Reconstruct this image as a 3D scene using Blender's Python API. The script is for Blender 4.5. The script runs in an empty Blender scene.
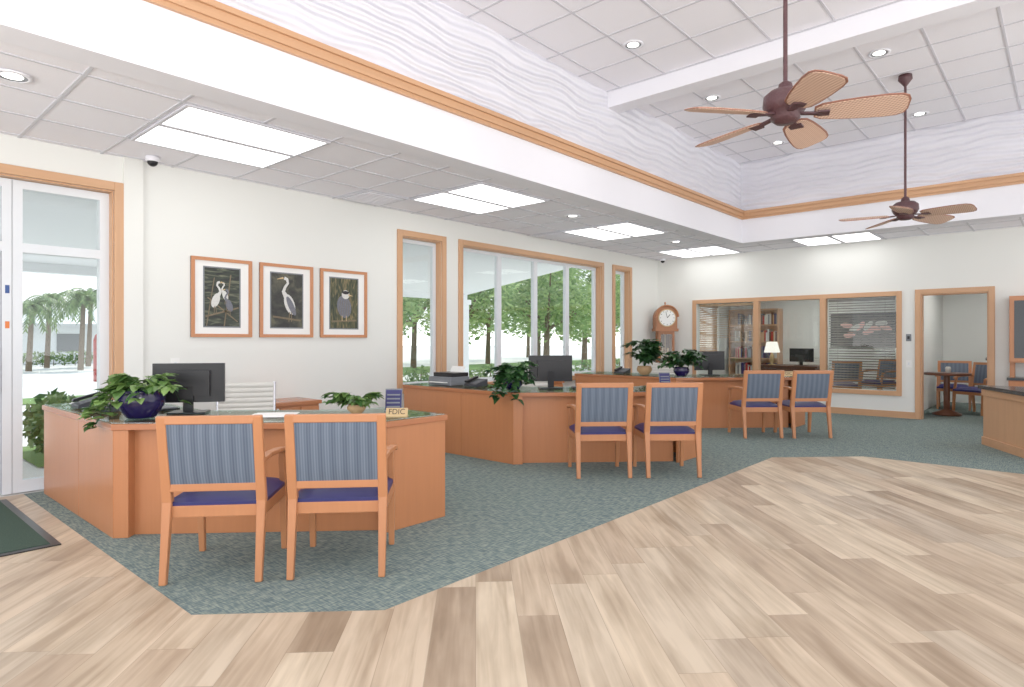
import bpy, bmesh, math, random
from mathutils import Vector, Matrix
random.seed(7)
scene = bpy.context.scene
col = scene.collection

# ------------------------------------------------------------------ materials
def srgb(r, g, b):
    f = lambda c: (c/255/12.92) if c/255 <= 0.04045 else ((c/255+0.055)/1.055)**2.4
    return (f(r), f(g), f(b), 1)

class N:
    """tiny node helper"""
    def __init__(s, name):
        s.m = bpy.data.materials.new(name); s.m.use_nodes = True
        s.t = s.m.node_tree; s.t.nodes.clear()
        s.out = s.t.nodes.new('ShaderNodeOutputMaterial')
    def n(s, typ, ins=None, **kw):
        nd = s.t.nodes.new(typ)
        for k, v in kw.items(): setattr(nd, k, v)
        if ins:
            for k, v in ins.items():
                if isinstance(v, bpy.types.NodeSocket): s.t.links.new(v, nd.inputs[k])
                else: nd.inputs[k].default_value = v
        return nd
    def math(s, op, a, b=0.0, c=None):
        d = {0: a, 1: b}
        if c is not None: d[2] = c
        return s.n('ShaderNodeMath', d, operation=op).outputs[0]
    def mix(s, f, a, b, blend='MIX'):
        nd = s.n('ShaderNodeMix', data_type='RGBA', blend_type=blend)
        for i, v in ((0, f), (6, a), (7, b)):
            if isinstance(v, bpy.types.NodeSocket): s.t.links.new(v, nd.inputs[i])
            else: nd.inputs[i].default_value = v
        return nd.outputs[2]
    def ramp(s, f, stops):
        nd = s.n('ShaderNodeValToRGB', {0: f}); cr = nd.color_ramp
        while len(cr.elements) < len(stops): cr.elements.new(0.5)
        for e, (p, c) in zip(cr.elements, stops): e.position = p; e.color = c
        return nd.outputs[0]
    def finish(s, sh): s.t.links.new(sh, s.out.inputs[0]); return s.m
    def bsdf(s, color, rough=0.5, metal=0.0, spec=0.5, normal=None, **kw):
        d = {'Base Color': color, 'Roughness': rough, 'Metallic': metal, 'Specular IOR Level': spec}
        if normal is not None: d['Normal'] = normal
        d.update(kw)
        return s.n('ShaderNodeBsdfPrincipled', d).outputs[0]

def plain(name, c, rough=0.5, metal=0.0, spec=0.4, var=0.06, scale=8, bump=0.0):
    k = N(name); tc = k.n('ShaderNodeTexCoord').outputs['Object']
    nz = k.n('ShaderNodeTexNoise', {'Vector': tc, 'Scale': scale, 'Detail': 3.0}).outputs[0]
    c2 = tuple(x*(1-var) for x in c[:3])+(1,); c1 = tuple(min(1, x*(1+var)) for x in c[:3])+(1,)
    colr = k.mix(nz, c2, c1); nrm = None
    if bump: nrm = k.n('ShaderNodeBump', {'Height': nz, 'Strength': bump, 'Distance': 0.01}).outputs[0]
    return k.finish(k.bsdf(colr, rough, metal, spec, nrm))

def wood(name, c, rough=0.35, axis=2, var=0.16, scale=1.0):
    k = N(name); tc = k.n('ShaderNodeTexCoord').outputs['Object']
    sc = [28*scale]*3; sc[axis] = 1.6*scale
    mp = k.n('ShaderNodeMapping', {'Vector': tc, 'Scale': sc}).outputs[0]
    nz = k.n('ShaderNodeTexNoise', {'Vector': mp, 'Scale': 1.0, 'Detail': 5.0, 'Distortion': 0.4}).outputs[0]
    n2 = k.n('ShaderNodeTexNoise', {'Vector': tc, 'Scale': 2.2, 'Detail': 2.0}).outputs[0]
    a = tuple(x*(1-var) for x in c[:3])+(1,); b = tuple(min(1, x*(1+var)) for x in c[:3])+(1,)
    cc = k.mix(k.math('MULTIPLY_ADD', nz, 0.7, k.math('MULTIPLY', n2, 0.3)), a, b)
    return k.finish(k.bsdf(cc, rough, 0, 0.4))

def emit(name, c, st):
    k = N(name); return k.finish(k.n('ShaderNodeEmission', {'Color': c, 'Strength': st}).outputs[0])

M_WALL = plain('wall_paint', srgb(229, 230, 226), 0.75, var=0.012, scale=3, spec=0.2)
M_WHITE = plain('white_paint', srgb(236, 236, 243), 0.6, var=0.01, spec=0.2)
M_TRIM = wood('oak_trim', srgb(200, 154, 116), 0.4, axis=2)
M_TRIMX = wood('oak_trim_x', srgb(200, 154, 116), 0.4, axis=0)
M_TRIMY = wood('oak_trim_y', srgb(200, 154, 116), 0.4, axis=1)
M_DESK = wood('cherry_desk', srgb(188, 122, 80), 0.32, axis=2, var=0.12)
M_DESKTOP = wood('cherry_top', srgb(176, 110, 72), 0.25, axis=0, var=0.1)
M_CHAIR = wood('chair_wood', srgb(190, 126, 84), 0.35, axis=2, var=0.12)
M_NAVY = plain('navy_vinyl', srgb(38, 38, 94), 0.45, var=0.15)
M_ALU = plain('white_aluminium', srgb(222, 226, 231), 0.4, var=0.02)
M_BLACK = plain('black_plastic', srgb(20, 20, 24), 0.35)
M_DGREY = plain('charcoal_plastic', srgb(52, 54, 60), 0.4)
M_GREY = plain('grey_plastic', srgb(116, 120, 126), 0.45)
M_PAPER = plain('paper', srgb(238, 238, 236), 0.7, var=0.02)
M_GOLD = plain('brass', srgb(196, 168, 122), 0.35, 0.0)
M_BRONZE = plain('bronze_metal', srgb(78, 50, 54), 0.45, 0.1, bump=0.4, scale=60, var=0.3)
M_POT = plain('navy_glaze', srgb(26, 18, 66), 0.16, spec=0.5, var=0.2)
M_TAN = plain('terracotta', srgb(190, 154, 112), 0.7)
M_SOIL = plain('soil', srgb(50, 38, 30), 0.9)
M_CREAM = plain('cream_leather', srgb(208, 206, 200), 0.5)
M_CHROME = plain('chrome', srgb(200, 200, 205), 0.2, 1.0)
M_RED = plain('red_paint', srgb(180, 34, 34), 0.35)
M_BLUE = plain('blue_print', srgb(50, 80, 140), 0.5)
M_ORANGE = plain('orange_print', srgb(220, 120, 60), 0.5)
def art(name, c1, c2, c3, sc, stretch=(1, 1, 1)):
    k = N(name); tc = k.n('ShaderNodeTexCoord').outputs['Object']
    mp = k.n('ShaderNodeMapping', {'Vector': tc, 'Scale': stretch, 'Rotation': (0, 0.5, 0)}).outputs[0]
    nz = k.n('ShaderNodeTexNoise', {'Vector': mp, 'Scale': sc, 'Detail': 5.0, 'Distortion': 0.8}).outputs[0]
    return k.finish(k.bsdf(k.ramp(nz, [(0.36, c1), (0.52, c2), (0.68, c3)]), 0.35, 0, 0.4))
M_DARKART = art('art_dark', srgb(26, 24, 24), srgb(52, 46, 44), srgb(84, 72, 66), 8)
M_ART = [art('photo_print_branches', srgb(18, 22, 20), srgb(44, 52, 40), srgb(104, 106, 84), 16, (0.4, 1, 2.2)),
         art('photo_print_marsh', srgb(24, 24, 22), srgb(50, 50, 42), srgb(86, 84, 66), 8),
         art('photo_print_grass', srgb(30, 38, 26), srgb(68, 72, 44), srgb(130, 112, 76), 14, (3, 1, 0.6))]
M_ARTMID = plain('art_branch', srgb(112, 98, 76), 0.6, var=0.4, scale=30)
M_BIRD = plain('art_white', srgb(210, 210, 206), 0.6, var=0.2, scale=60)
M_BIRDG = plain('art_grey', srgb(106, 108, 118), 0.6, var=0.5, scale=70)
M_PINK = plain('art_pink', srgb(226, 176, 168), 0.6)
M_DARKWOOD = wood('walnut', srgb(98, 58, 40), 0.35, axis=2)
M_GRANITE = plain('dark_granite', srgb(56, 60, 64), 0.2, var=0.4, scale=80)
M_BLIND = plain('tan_blind', srgb(192, 152, 112), 0.5)
M_BLINDG = plain('grey_blind', srgb(104, 96, 90), 0.5)
M_ROOF = plain('porch_white', srgb(240, 242, 246), 0.6, var=0.02)
M_TRUNK = plain('bark', srgb(116, 100, 84), 0.9, var=0.35, scale=12, bump=0.5)
M_PAVE = plain('pavement', srgb(220, 219, 216), 0.85, var=0.05, scale=1.5)
M_GRASS = plain('grass', srgb(104, 136, 70), 0.9, var=0.3, scale=6)
M_LAMP = emit('ceiling_light_diffuser', (1, 0.99, 0.97, 1), 3.4)
M_DOWN = emit('downlight_lens', (1, 0.97, 0.92, 1), 5.0)
M_OFFL = emit('office_light_diffuser', (1, 0.97, 0.93, 1), 15.0)
M_SHADE = emit('lamp_shade_glow', (1, 0.95, 0.85, 1), 1.2)

def leafmat(name, c1, c2, rough=0.45, tl=0.25):
    k = N(name); g = k.n('ShaderNodeNewGeometry').outputs['Random Per Island']
    cc = k.mix(g, c1, c2)
    b = k.bsdf(cc, rough, 0, 0.35)
    tr = k.n('ShaderNodeBsdfTranslucent', {'Color': cc}).outputs[0]
    return k.finish(k.n('ShaderNodeMixShader', {0: tl, 1: b, 2: tr}).outputs[0])
M_LEAF = leafmat('pothos_leaf', srgb(50, 92, 42), srgb(124, 158, 84), 0.35)
M_LEAFD = leafmat('dark_leaf', srgb(26, 62, 34), srgb(66, 106, 56), 0.35)
M_TREE = leafmat('tree_leaf', srgb(96, 136, 74), srgb(178, 202, 132), tl=0.45)
M_PALM = leafmat('palm_leaf', srgb(74, 108, 58), srgb(134, 158, 96))

def glassmat(name, tint, refl):
    k = N(name)
    t = k.n('ShaderNodeBsdfTransparent', {'Color': tint}).outputs[0]
    g = k.n('ShaderNodeBsdfGlossy', {'Color': (1, 1, 1, 1), 'Roughness': 0.02}).outputs[0]
    return k.finish(k.n('ShaderNodeMixShader', {0: refl, 1: t, 2: g}).outputs[0])
M_GLASS = glassmat('window_glass', (0.95, 0.97, 0.96, 1), 0.03)
M_GTOP = glassmat('desk_glass', (0.72, 0.84, 0.80, 1), 0.22)

def make_floor():
    k = N('oak_plank_floor'); tc = k.n('ShaderNodeTexCoord').outputs['Object']
    mp = k.n('ShaderNodeMapping', {'Vector': tc, 'Rotation': (0, 0, math.radians(-45))}).outputs[0]
    s = k.n('ShaderNodeSeparateXYZ', {0: mp})
    x, y = s.outputs[0], s.outputs[1]
    v = k.math('DIVIDE', y, 0.2); row = k.math('FLOOR', v)
    w1 = k.n('ShaderNodeTexWhiteNoise', {'W': row}, noise_dimensions='1D').outputs['Value']
    u = k.math('ADD', k.math('DIVIDE', x, 1.22), k.math('MULTIPLY', w1, 7.3)); cl = k.math('FLOOR', u)
    cv = k.n('ShaderNodeCombineXYZ', {0: row, 1: cl}).outputs[0]
    rnd = k.n('ShaderNodeTexWhiteNoise', {'Vector': cv}, noise_dimensions='2D').outputs['Value']
    gv = k.n('ShaderNodeCombineXYZ', {0: k.math('MULTIPLY', x, 1.3), 1: k.math('MULTIPLY', y, 22), 2: k.math('MULTIPLY', rnd, 40)}).outputs[0]
    g = k.n('ShaderNodeTexNoise', {'Vector': gv, 'Scale': 1.0, 'Detail': 6.0, 'Distortion': 0.6}).outputs[0]
    gv2 = k.n('ShaderNodeCombineXYZ', {0: k.math('MULTIPLY', x, 1.6), 1: k.math('MULTIPLY', y, 6), 2: k.math('MULTIPLY', rnd, 90)}).outputs[0]
    g2 = k.n('ShaderNodeTexNoise', {'Vector': gv2, 'Scale': 1.0, 'Detail': 3.0}).outputs[0]
    base = k.ramp(rnd, [(0, srgb(170, 150, 127)), (0.3, srgb(190, 170, 146)), (0.7, srgb(204, 187, 162)), (1, srgb(183, 167, 147))])
    t = k.n('ShaderNodeMapRange', {0: k.math('MULTIPLY_ADD', g, 0.5, k.math('MULTIPLY', g2, 0.5)), 1: 0.36, 2: 0.60, 3: 0.0, 4: 1.0}).outputs[0]
    c1 = k.mix(1.0, base, k.mix(t, (0.64, 0.595, 0.55, 1), (1.08, 1.08, 1.08, 1)), 'MULTIPLY')
    fv = k.math('FRACT', v); fu = k.math('FRACT', u)
    ln = k.math('MAXIMUM', k.math('LESS_THAN', fv, 0.014), k.math('LESS_THAN', fu, 0.0025))
    cc = k.mix(k.math('MULTIPLY', ln, 0.45), c1, srgb(110, 88, 70))
    return k.finish(k.bsdf(cc, 0.42, 0, 0.35))
M_FLOOR = make_floor()

def make_carpet():
    k = N('carpet_tile'); tc = k.n('ShaderNodeTexCoord').outputs['Object']
    m1 = k.n('ShaderNodeMapping', {'Vector': tc, 'Scale': (14, 90, 1)}).outputs[0]
    m2 = k.n('ShaderNodeMapping', {'Vector': tc, 'Scale': (90, 14, 1)}).outputs[0]
    n1 = k.n('ShaderNodeTexNoise', {'Vector': m1, 'Scale': 1.0, 'Detail': 2.0}).outputs[0]
    n2 = k.n('ShaderNodeTexNoise', {'Vector': m2, 'Scale': 1.0, 'Detail': 2.0}).outputs[0]
    big = k.n('ShaderNodeTexNoise', {'Vector': tc, 'Scale': 3.0, 'Detail': 3.0}).outputs[0]
    a = k.math('ADD', k.math('MULTIPLY', n1, 0.5), k.math('MULTIPLY', n2, 0.5))
    c = k.ramp(a, [(0.38, srgb(76, 91, 101)), (0.5, srgb(110, 124, 124)), (0.62, srgb(150, 158, 146))])
    c = k.mix(k.math('MULTIPLY', big, 0.5), c, srgb(113, 130, 121))
    bp = k.n('ShaderNodeBump', {'Height': a, 'Strength': 0.4, 'Distance': 0.01}).outputs[0]
    return k.finish(k.bsdf(c, 0.95, 0, 0.1, bp))
M_CARPET = make_carpet()

def make_tile():
    k = N('acoustic_tile'); tc = k.n('ShaderNodeTexCoord').outputs['Object']
    n1 = k.n('ShaderNodeTexNoise', {'Vector': tc, 'Scale': 120.0, 'Detail': 2.0}).outputs[0]
    c = k.mix(n1, srgb(238, 237, 244), srgb(250, 249, 255))
    return k.finish(k.bsdf(c, 0.9, 0, 0.1))
M_TILE = make_tile()
M_TBAR = plain('tbar_white', srgb(204, 204, 212), 0.5, var=0.01)

def make_wave(axis):
    k = N('wave_relief_%s' % axis); tc = k.n('ShaderNodeTexCoord').outputs['Object']
    s = k.n('ShaderNodeSeparateXYZ', {0: tc}); u = s.outputs[0 if axis == 'x' else 1]; z = s.outputs[2]
    wv = k.math('MULTIPLY', k.math('SINE', k.math('MULTIPLY', u, 5.2)), 1.0)
    cv = k.n('ShaderNodeCombineXYZ', {0: k.math('MULTIPLY', u, 1.6), 1: k.math('MULTIPLY', z, 3.0)}).outputs[0]
    nz = k.n('ShaderNodeTexNoise', {'Vector': cv, 'Scale': 1.0, 'Detail': 1.0}).outputs[0]
    ph = k.math('ADD', k.math('ADD', k.math('MULTIPLY', z, 62), wv), k.math('MULTIPLY', nz, 9))
    h = k.math('SINE', ph)
    bp = k.n('ShaderNodeBump', {'Height': h, 'Strength': 0.95, 'Distance': 0.012}).outputs[0]
    return k.finish(k.bsdf(srgb(229, 229, 238), 0.45, 0, 0.3, bp))
M_WAVEX = make_wave('x'); M_WAVEY = make_wave('y')

def make_fabric():
    k = N('striped_fabric'); tc = k.n('ShaderNodeTexCoord').outputs['Object']
    s = k.n('ShaderNodeSeparateXYZ', {0: tc})
    a = k.math('SINE', k.math('MULTIPLY', s.outputs[0], 420))
    b = k.math('SINE', k.math('MULTIPLY', s.outputs[0], 95))
    f = k.math('MULTIPLY_ADD', a, 0.25, k.math('MULTIPLY_ADD', b, 0.2, 0.5))
    c = k.mix(f, srgb(76, 86, 102), srgb(116, 127, 142))
    return k.finish(k.bsdf(c, 0.85, 0, 0.2))
M_FAB = make_fabric()

def make_wicker():
    k = N('woven_blade'); tc = k.n('ShaderNodeTexCoord').outputs['Object']
    s = k.n('ShaderNodeSeparateXYZ', {0: tc})
    a = k.math('SINE', k.math('MULTIPLY', s.outputs[0], 240)); b = k.math('SINE', k.math('MULTIPLY', s.outputs[1], 240))
    w = k.math('MULTIPLY', a, b); f = k.math('MULTIPLY_ADD', w, 0.5, 0.5)
    c = k.mix(f, srgb(174, 136, 116), srgb(234, 204, 184))
    bp = k.n('ShaderNodeBump', {'Height': f, 'Strength': 0.4, 'Distance': 0.004}).outputs[0]
    return k.finish(k.bsdf(c, 0.6, 0, 0.2, bp))
M_WICK = make_wicker()
M_BLADERIM = wood('blade_rim', srgb(144, 96, 78), 0.4, axis=0)

def make_mat():
    k = N('door_mat_green'); tc = k.n('ShaderNodeTexCoord').outputs['Object']
    n1 = k.n('ShaderNodeTexNoise', {'Vector': tc, 'Scale': 150.0, 'Detail': 2.0}).outputs[0]
    c = k.mix(n1, srgb(40, 58, 52), srgb(76, 94, 84))
    return k.finish(k.bsdf(c, 0.95, 0, 0.1))
M_MAT = make_mat()

# ------------------------------------------------------------------ builder
class B:
    def __init__(s): s.v = []; s.f = []; s.m = []; s.mats = []; s.sm = []; s.T = Matrix.Identity(4)
    def mi(s, mat):
        if mat not in s.mats: s.mats.append(mat)
        return s.mats.index(mat)
    def add(s, vs, fs, mat, smooth=False):
        o = len(s.v); s.v += [tuple(s.T @ Vector(v)) for v in vs]; i = s.mi(mat)
        for f in fs: s.f.append([o+a for a in f]); s.m.append(i); s.sm.append(smooth)
    def box(s, x0, x1, y0, y1, z0, z1, mat):
        vs = [(x, y, z) for x in (x0, x1) for y in (y0, y1) for z in (z0, z1)]
        s.add(vs, [(0, 1, 3, 2), (4, 6, 7, 5), (0, 4, 5, 1), (2, 3, 7, 6), (0, 2, 6, 4), (1, 5, 7, 3)], mat)
    def beam(s, p, q, w, d, mat, w2=None, d2=None, hint=(0, 1, 0)):
        p = Vector(p); q = Vector(q); a = (q-p).normalized(); h = Vector(hint)
        x = h.cross(a)
        if x.length < 1e-4: x = Vector((1, 0, 0)).cross(a)
        x.normalize(); y = a.cross(x); w2 = w2 or w; d2 = d2 or d
        vs = []
        for c, ww, dd in ((p, w, d), (q, w2, d2)):
            for sx, sy in ((-1, -1), (1, -1), (1, 1), (-1, 1)): vs.append(c+x*sx*ww/2+y*sy*dd/2)
        s.add(vs, [(3, 2, 1, 0), (4, 5, 6, 7), (0, 1, 5, 4), (1, 2, 6, 5), (2, 3, 7, 6), (3, 0, 4, 7)], mat)
    def cyl(s, p, q, r1, r2, mat, n=16, smooth=True):
        p = Vector(p); q = Vector(q); a = (q-p).normalized()
        x = a.orthogonal().normalized(); y = a.cross(x); vs = []
        for c, r in ((p, r1), (q, r2)):
            for i in range(n):
                t = 2*math.pi*i/n; vs.append(c+x*math.cos(t)*r+y*math.sin(t)*r)
        s.add(vs, [(i, (i+1) % n, n+(i+1) % n, n+i) for i in range(n)], mat, smooth)
        s.add(vs[:n], [tuple(reversed(range(n)))], mat); s.add(vs[n:], [tuple(range(n))], mat)
    def lathe(s, prof, mat, c=(0, 0, 0), n=24):
        vs = []
        for r, z in prof:
            for i in range(n):
                t = 2*math.pi*i/n; vs.append((c[0]+r*math.cos(t), c[1]+r*math.sin(t), c[2]+z))
        fs = [(j*n+i, j*n+(i+1) % n, (j+1)*n+(i+1) % n, (j+1)*n+i) for j in range(len(prof)-1) for i in range(n)]
        s.add(vs, fs, mat, True)
    def poly(s, pts, z0, z1, mat):
        n = len(pts); vs = [(x, y, z0) for x, y in pts]+[(x, y, z1) for x, y in pts]
        s.add(vs, [tuple(reversed(range(n))), tuple(range(n, 2*n))]+[(i, (i+1) % n, n+(i+1) % n, n+i) for i in range(n)], mat)
    def tube(s, pts, r, mat, n=8):
        for a, b in zip(pts[:-1], pts[1:]): s.cyl(a, b, r, r, mat, n)
    def ell(s, c, r, mat, n=12):
        vs = []; fs = []
        for j in range(n//2+1):
            ph = math.pi*j/(n//2)
            for i in range(n):
                t = 2*math.pi*i/n; vs.append((c[0]+r[0]*math.sin(ph)*math.cos(t), c[1]+r[1]*math.sin(ph)*math.sin(t), c[2]+r[2]*math.cos(ph)))
        for j in range(n//2):
            for i in range(n): fs.append((j*n+i, (j+1)*n+i, (j+1)*n+(i+1) % n, j*n+(i+1) % n))
        s.add(vs, fs, mat, True)
    def mesh(s, name):
        me = bpy.data.meshes.new(name); me.from_pydata(s.v, [], s.f)
        for m in s.mats: me.materials.append(m)
        me.polygons.foreach_set('material_index', s.m); me.polygons.foreach_set('use_smooth', s.sm)
        me.update(); return me
    def obj(s, name, loc=(0, 0, 0), rz=0.0, bevel=0.0):
        return place(s.mesh(name), name, loc, rz, bevel)

def place(me, name, loc=(0, 0, 0), rz=0.0, bevel=0.0):
    o = bpy.data.objects.new(name, me); col.objects.link(o)
    o.location = loc; o.rotation_euler = (0, 0, rz)
    if bevel:
        md = o.modifiers.new('bevel', 'BEVEL'); md.width = bevel; md.segments = 2; md.limit_method = 'ANGLE'
        md.angle_limit = math.radians(50)
    return o

# ------------------------------------------------------------------ room shell
WY = 6.7; WX = 12.3; CZ = 3.05; TY = 4.32; TX = 10.95; HZ = 4.45
b = B(); b.add([(x, y, 0) for x, y in [(-4, -4), (7.95, -4), (7.95, 1.75), (7.2, 2.5), (1.87, 2.5), (1.22, 3.15), (1.22, 6.7), (-4, 6.7)]], [tuple(range(8))], M_FLOOR); b.obj('floor')
b = B(); b.add([(x, y, 0) for x, y in [(1.22, 6.7), (1.22, 3.15), (1.87, 2.5), (7.2, 2.5), (7.95, 1.75), (7.95, -4), (16.3, -4), (16.3, 6.7)]], [tuple(range(8))], M_CARPET); b.obj('floor_carpet')
b = B(); b.box(-4, 16.4, -4, 6.9, -0.3, -0.01, M_PAVE); b.obj('floor_slab')

def wallX(bd, y0, y1, x0, x1, ztop, ops, mat):
    """wall running along X with openings (xa,xb,za,zb)"""
    cur = x0
    for xa, xb, za, zb in sorted(ops):
        bd.box(cur, xa, y0, y1, 0, ztop, mat)
        if za > 0: bd.box(xa, xb, y0, y1, 0, za, mat)
        bd.box(xa, xb, y0, y1, zb, ztop, mat); cur = xb
    bd.box(cur, x1, y0, y1, 0, ztop, mat)
def wallY(bd, x0, x1, y0, y1, ztop, ops, mat):
    cur = y0
    for ya, yb, za, zb in sorted(ops):
        bd.box(x0, x1, cur, ya, 0, ztop, mat)
        if za > 0: bd.box(x0, x1, ya, yb, 0, za, mat)
        bd.box(x0, x1, ya, yb, zb, ztop, mat); cur = yb
    bd.box(x0, x1, cur, y1, 0, ztop, mat)

OPL = [(0.02, 1.90, 0, 2.72), (5.29, 6.0, 0.68, 2.72), (6.41, 10.07, 0.68, 2.72), (10.55, 11.1, 0.68, 2.72), (13.1, 15.5, 0.7, 2.2)]
b = B(); wallX(b, WY, WY+0.2, -4, 16.3, 3.2, OPL, M_WALL)
b.box(1.975, 2.14, WY-0.04, WY, 0, CZ, M_WALL); b.obj('wall_left')
OPF = [(0.95, 1.85, 0, 2.08), (2.2, 5.81, 0.45, 2.07)]
b = B(); wallY(b, WX, WX+0.15, -4, WY, 3.2, OPF, M_WALL); b.obj('wall_far')

# lower ceiling
def grid(bd, x0, x1, y0, y1, z, ox, oy, step=0.61):
    import math as m
    k = m.ceil((x0-ox)/step)
    while ox+k*step < x1:
        x = ox+k*step; bd.box(x-0.012, x+0.012, y0, y1, z-0.006, z+0.004, M_TBAR); k += 1
    k = m.ceil((y0-oy)/step)
    while oy+k*step < y1:
        y = oy+k*step; bd.box(x0, x1, y-0.012, y+0.012, z-0.0062, z+0.004, M_TBAR); k += 1
b = B()
b.box(-4, WX, TY+0.13, WY, CZ, CZ+0.1, M_TILE)
b.box(TX+0.13, WX, -4, TY+0.13, CZ, CZ+0.1, M_TILE)
grid(b, -4, WX, TY+0.2, WY, CZ, 1.80, 4.79); grid(b, TX+0.13, WX, -4, TY+0.2, CZ, 1.80, 4.79)
b.obj('ceiling')
# fascia
b = B()
b.box(-4, TX+0.13, TY, TY+0.13, CZ-0.02, 3.5, M_WHITE); b.box(TX, TX+0.13, -4, TY, CZ-0.02, 3.5, M_WHITE)
b.box(-4, TX+0.2, TY+0.13, TY+0.25, CZ-0.02, CZ+0.01, M_WHITE); b.box(TX+0.13, TX+0.25, -4, TY+0.13, CZ-0.02, CZ+0.01, M_WHITE)
b.obj('wall_soffit')
b = B()
b.box(-4, TX+0.13, TY+0.03, TY+0.13, 3.5, HZ+0.02, M_WAVEX); b.obj('wall_upper_left')
b = B(); b.box(TX+0.03, TX+0.13, -4, TY+0.03, 3.5, HZ+0.02, M_WAVEY); b.obj('wall_upper_far')
b = B()
for (o, za, zb) in ((0.03, 3.44, 3.475), (0.05, 3.475, 3.54), (0.075, 3.54, 3.58)):
    b.box(-4, TX, TY-o, TY+0.03, za, zb, M_TRIMX)
b.obj('trim_1')
b = B()
for (o, za, zb) in ((0.03, 3.44, 3.475), (0.05, 3.475, 3.54), (0.075, 3.54, 3.58)):
    b.box(TX-o, TX+0.03, -4, TY-o, za, zb, M_TRIMY)
b.obj('trim_2')
b = B(); b.box(-4, TX+0.13, -4, TY+0.13, HZ, HZ+0.1, M_TILE); grid(b, -4, TX+0.03, -4, TY+0.03, HZ, 1.80, 0.5)
b.obj('ceiling_upper')
b = B(); b.box(6.7, 6.95, -4, TY+0.03, 4.25, HZ-0.003, M_WHITE); b.obj('ceiling_beam')
b = B(); b.box(-0.9, -0.65, -4, TY+0.03, 4.25, HZ-0.003, M_WHITE); b.obj('ceiling_beam')

# lights
def panel(x0, x1, y0, y1, z=CZ, mat=M_LAMP, name='ceiling_light_panel'):
    b = B(); t = 0.025
    b.box(x0+t, x1-t, y0+t, y1-t, z-0.014, z-0.008, mat)
    for a in ((x0, x1, y0, y0+t), (x0, x1, y1-t, y1), (x0, x0+t, y0+t, y1-t), (x1-t, x1, y0+t, y1-t)):
        b.box(a[0], a[1], a[2], a[3], z-0.02, z-0.004, M_TBAR)
    b.obj(name)
for x in (-1.22, 1.83, 4.88, 7.93, 10.98):
    for y in (4.80, 5.41): panel(x, x+1.19, y, y+0.6)
for y in (2.36, 2.97): panel(11.17, 12.12, y, y+0.6)
for y in (-1.4, -0.79): panel(11.17, 12.12, y, y+0.6)
def downlight(x, y, z):
    b = B(); b.lathe([(0.11, -0.004), (0.11, -0.012), (0.085, -0.014), (0.08, -0.006)], M_WHITE); b.cyl((0, 0, -0.009), (0, 0, -0.006), 0.06, 0.06, M_DOWN, 20); b.lathe([(0.085, -0.012), (0.06, -0.0065)], M_GREY)
    b.obj('recessed_downlight', (x, y, z))
    L = bpy.data.lights.new('downlight_lamp', 'SPOT'); L.energy = 24; L.spot_size = math.radians(110); L.spot_blend = 0.8; L.shadow_soft_size = 0.08
    L.color = (1, 0.97, 0.93)
    o = bpy.data.objects.new('downlight_lamp', L); col.objects.link(o); o.location = (x, y, z-0.03)
for x in (1.2, 3.5, 5.8, 7.75, 10.2):
    for y in (3.45, 1.55, -0.6): downlight(x, y, HZ)
for x in (0.88, 7.05, 10.1): downlight(x, 5.15, CZ-0.002)

# window trims, frames & glass on left wall
def trim_frame_x(n, x0, x1, z0, z1, bottom=True, y=WY, w=0.08, t=0.03):
    b = B()
    zz = z0 if bottom else 0
    b.box(x0-w, x0, y-t, y, zz-(w if bottom else 0), z1+w, M_TRIM); b.box(x1, x1+w, y-t, y, zz-(w if bottom else 0), z1+w, M_TRIM)
    b.box(x0, x1, y-t, y, z1, z1+w, M_TRIMX)
    if bottom: b.box(x0, x1, y-t-0.02, y, z0-w, z0, M_TRIMX)
    # jamb liners
    b.box(x0, x0+0.015, y, y+0.1, zz, z1, M_TRIM); b.box(x1-0.015, x1, y, y+0.1, zz, z1, M_TRIM); b.box(x0+0.015, x1-0.015, y, y+0.1, z1-0.015, z1, M_TRIMX)
    b.obj('trim_%d' % n, bevel=0.004)
def window_x(n, x0, x1, z0, z1, panes, y=WY+0.1):
    b = B(); w = 0.045; pw = (x1-x0)/panes
    for i in range(panes):
        a = x0+i*pw; c = a+pw
        b.box(a, a+w, y, y+0.07, z0, z1, M_ALU); b.box(c-w, c, y, y+0.07, z0, z1, M_ALU)
        b.box(a+w, c-w, y, y+0.07, z0, z0+w, M_ALU); b.box(a+w, c-w, y, y+0.07, z1-w, z1, M_ALU)
        b.box(a+w, c-w, y+0.03, y+0.036, z0+w, z1-w, M_GLASS)
    b.obj('window_%d' % n)
trim_frame_x(3, 5.29, 6.0, 0.68, 2.72); window_x(1, 5.305, 5.985, 0.69, 2.70, 1)
trim_frame_x(4, 6.41, 10.07, 0.68, 2.72); window_x(2, 6.425, 10.055, 0.69, 2.70, 4)
trim_frame_x(5, 10.55, 11.1, 0.68, 2.72); window_x(3, 10.565, 11.085, 0.69, 2.70, 1)
trim_frame_x(6, 0.02, 1.90, 0.0, 2.72, bottom=False)
window_x(5, 13.1, 15.5, 0.7, 2.2, 2)
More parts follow.
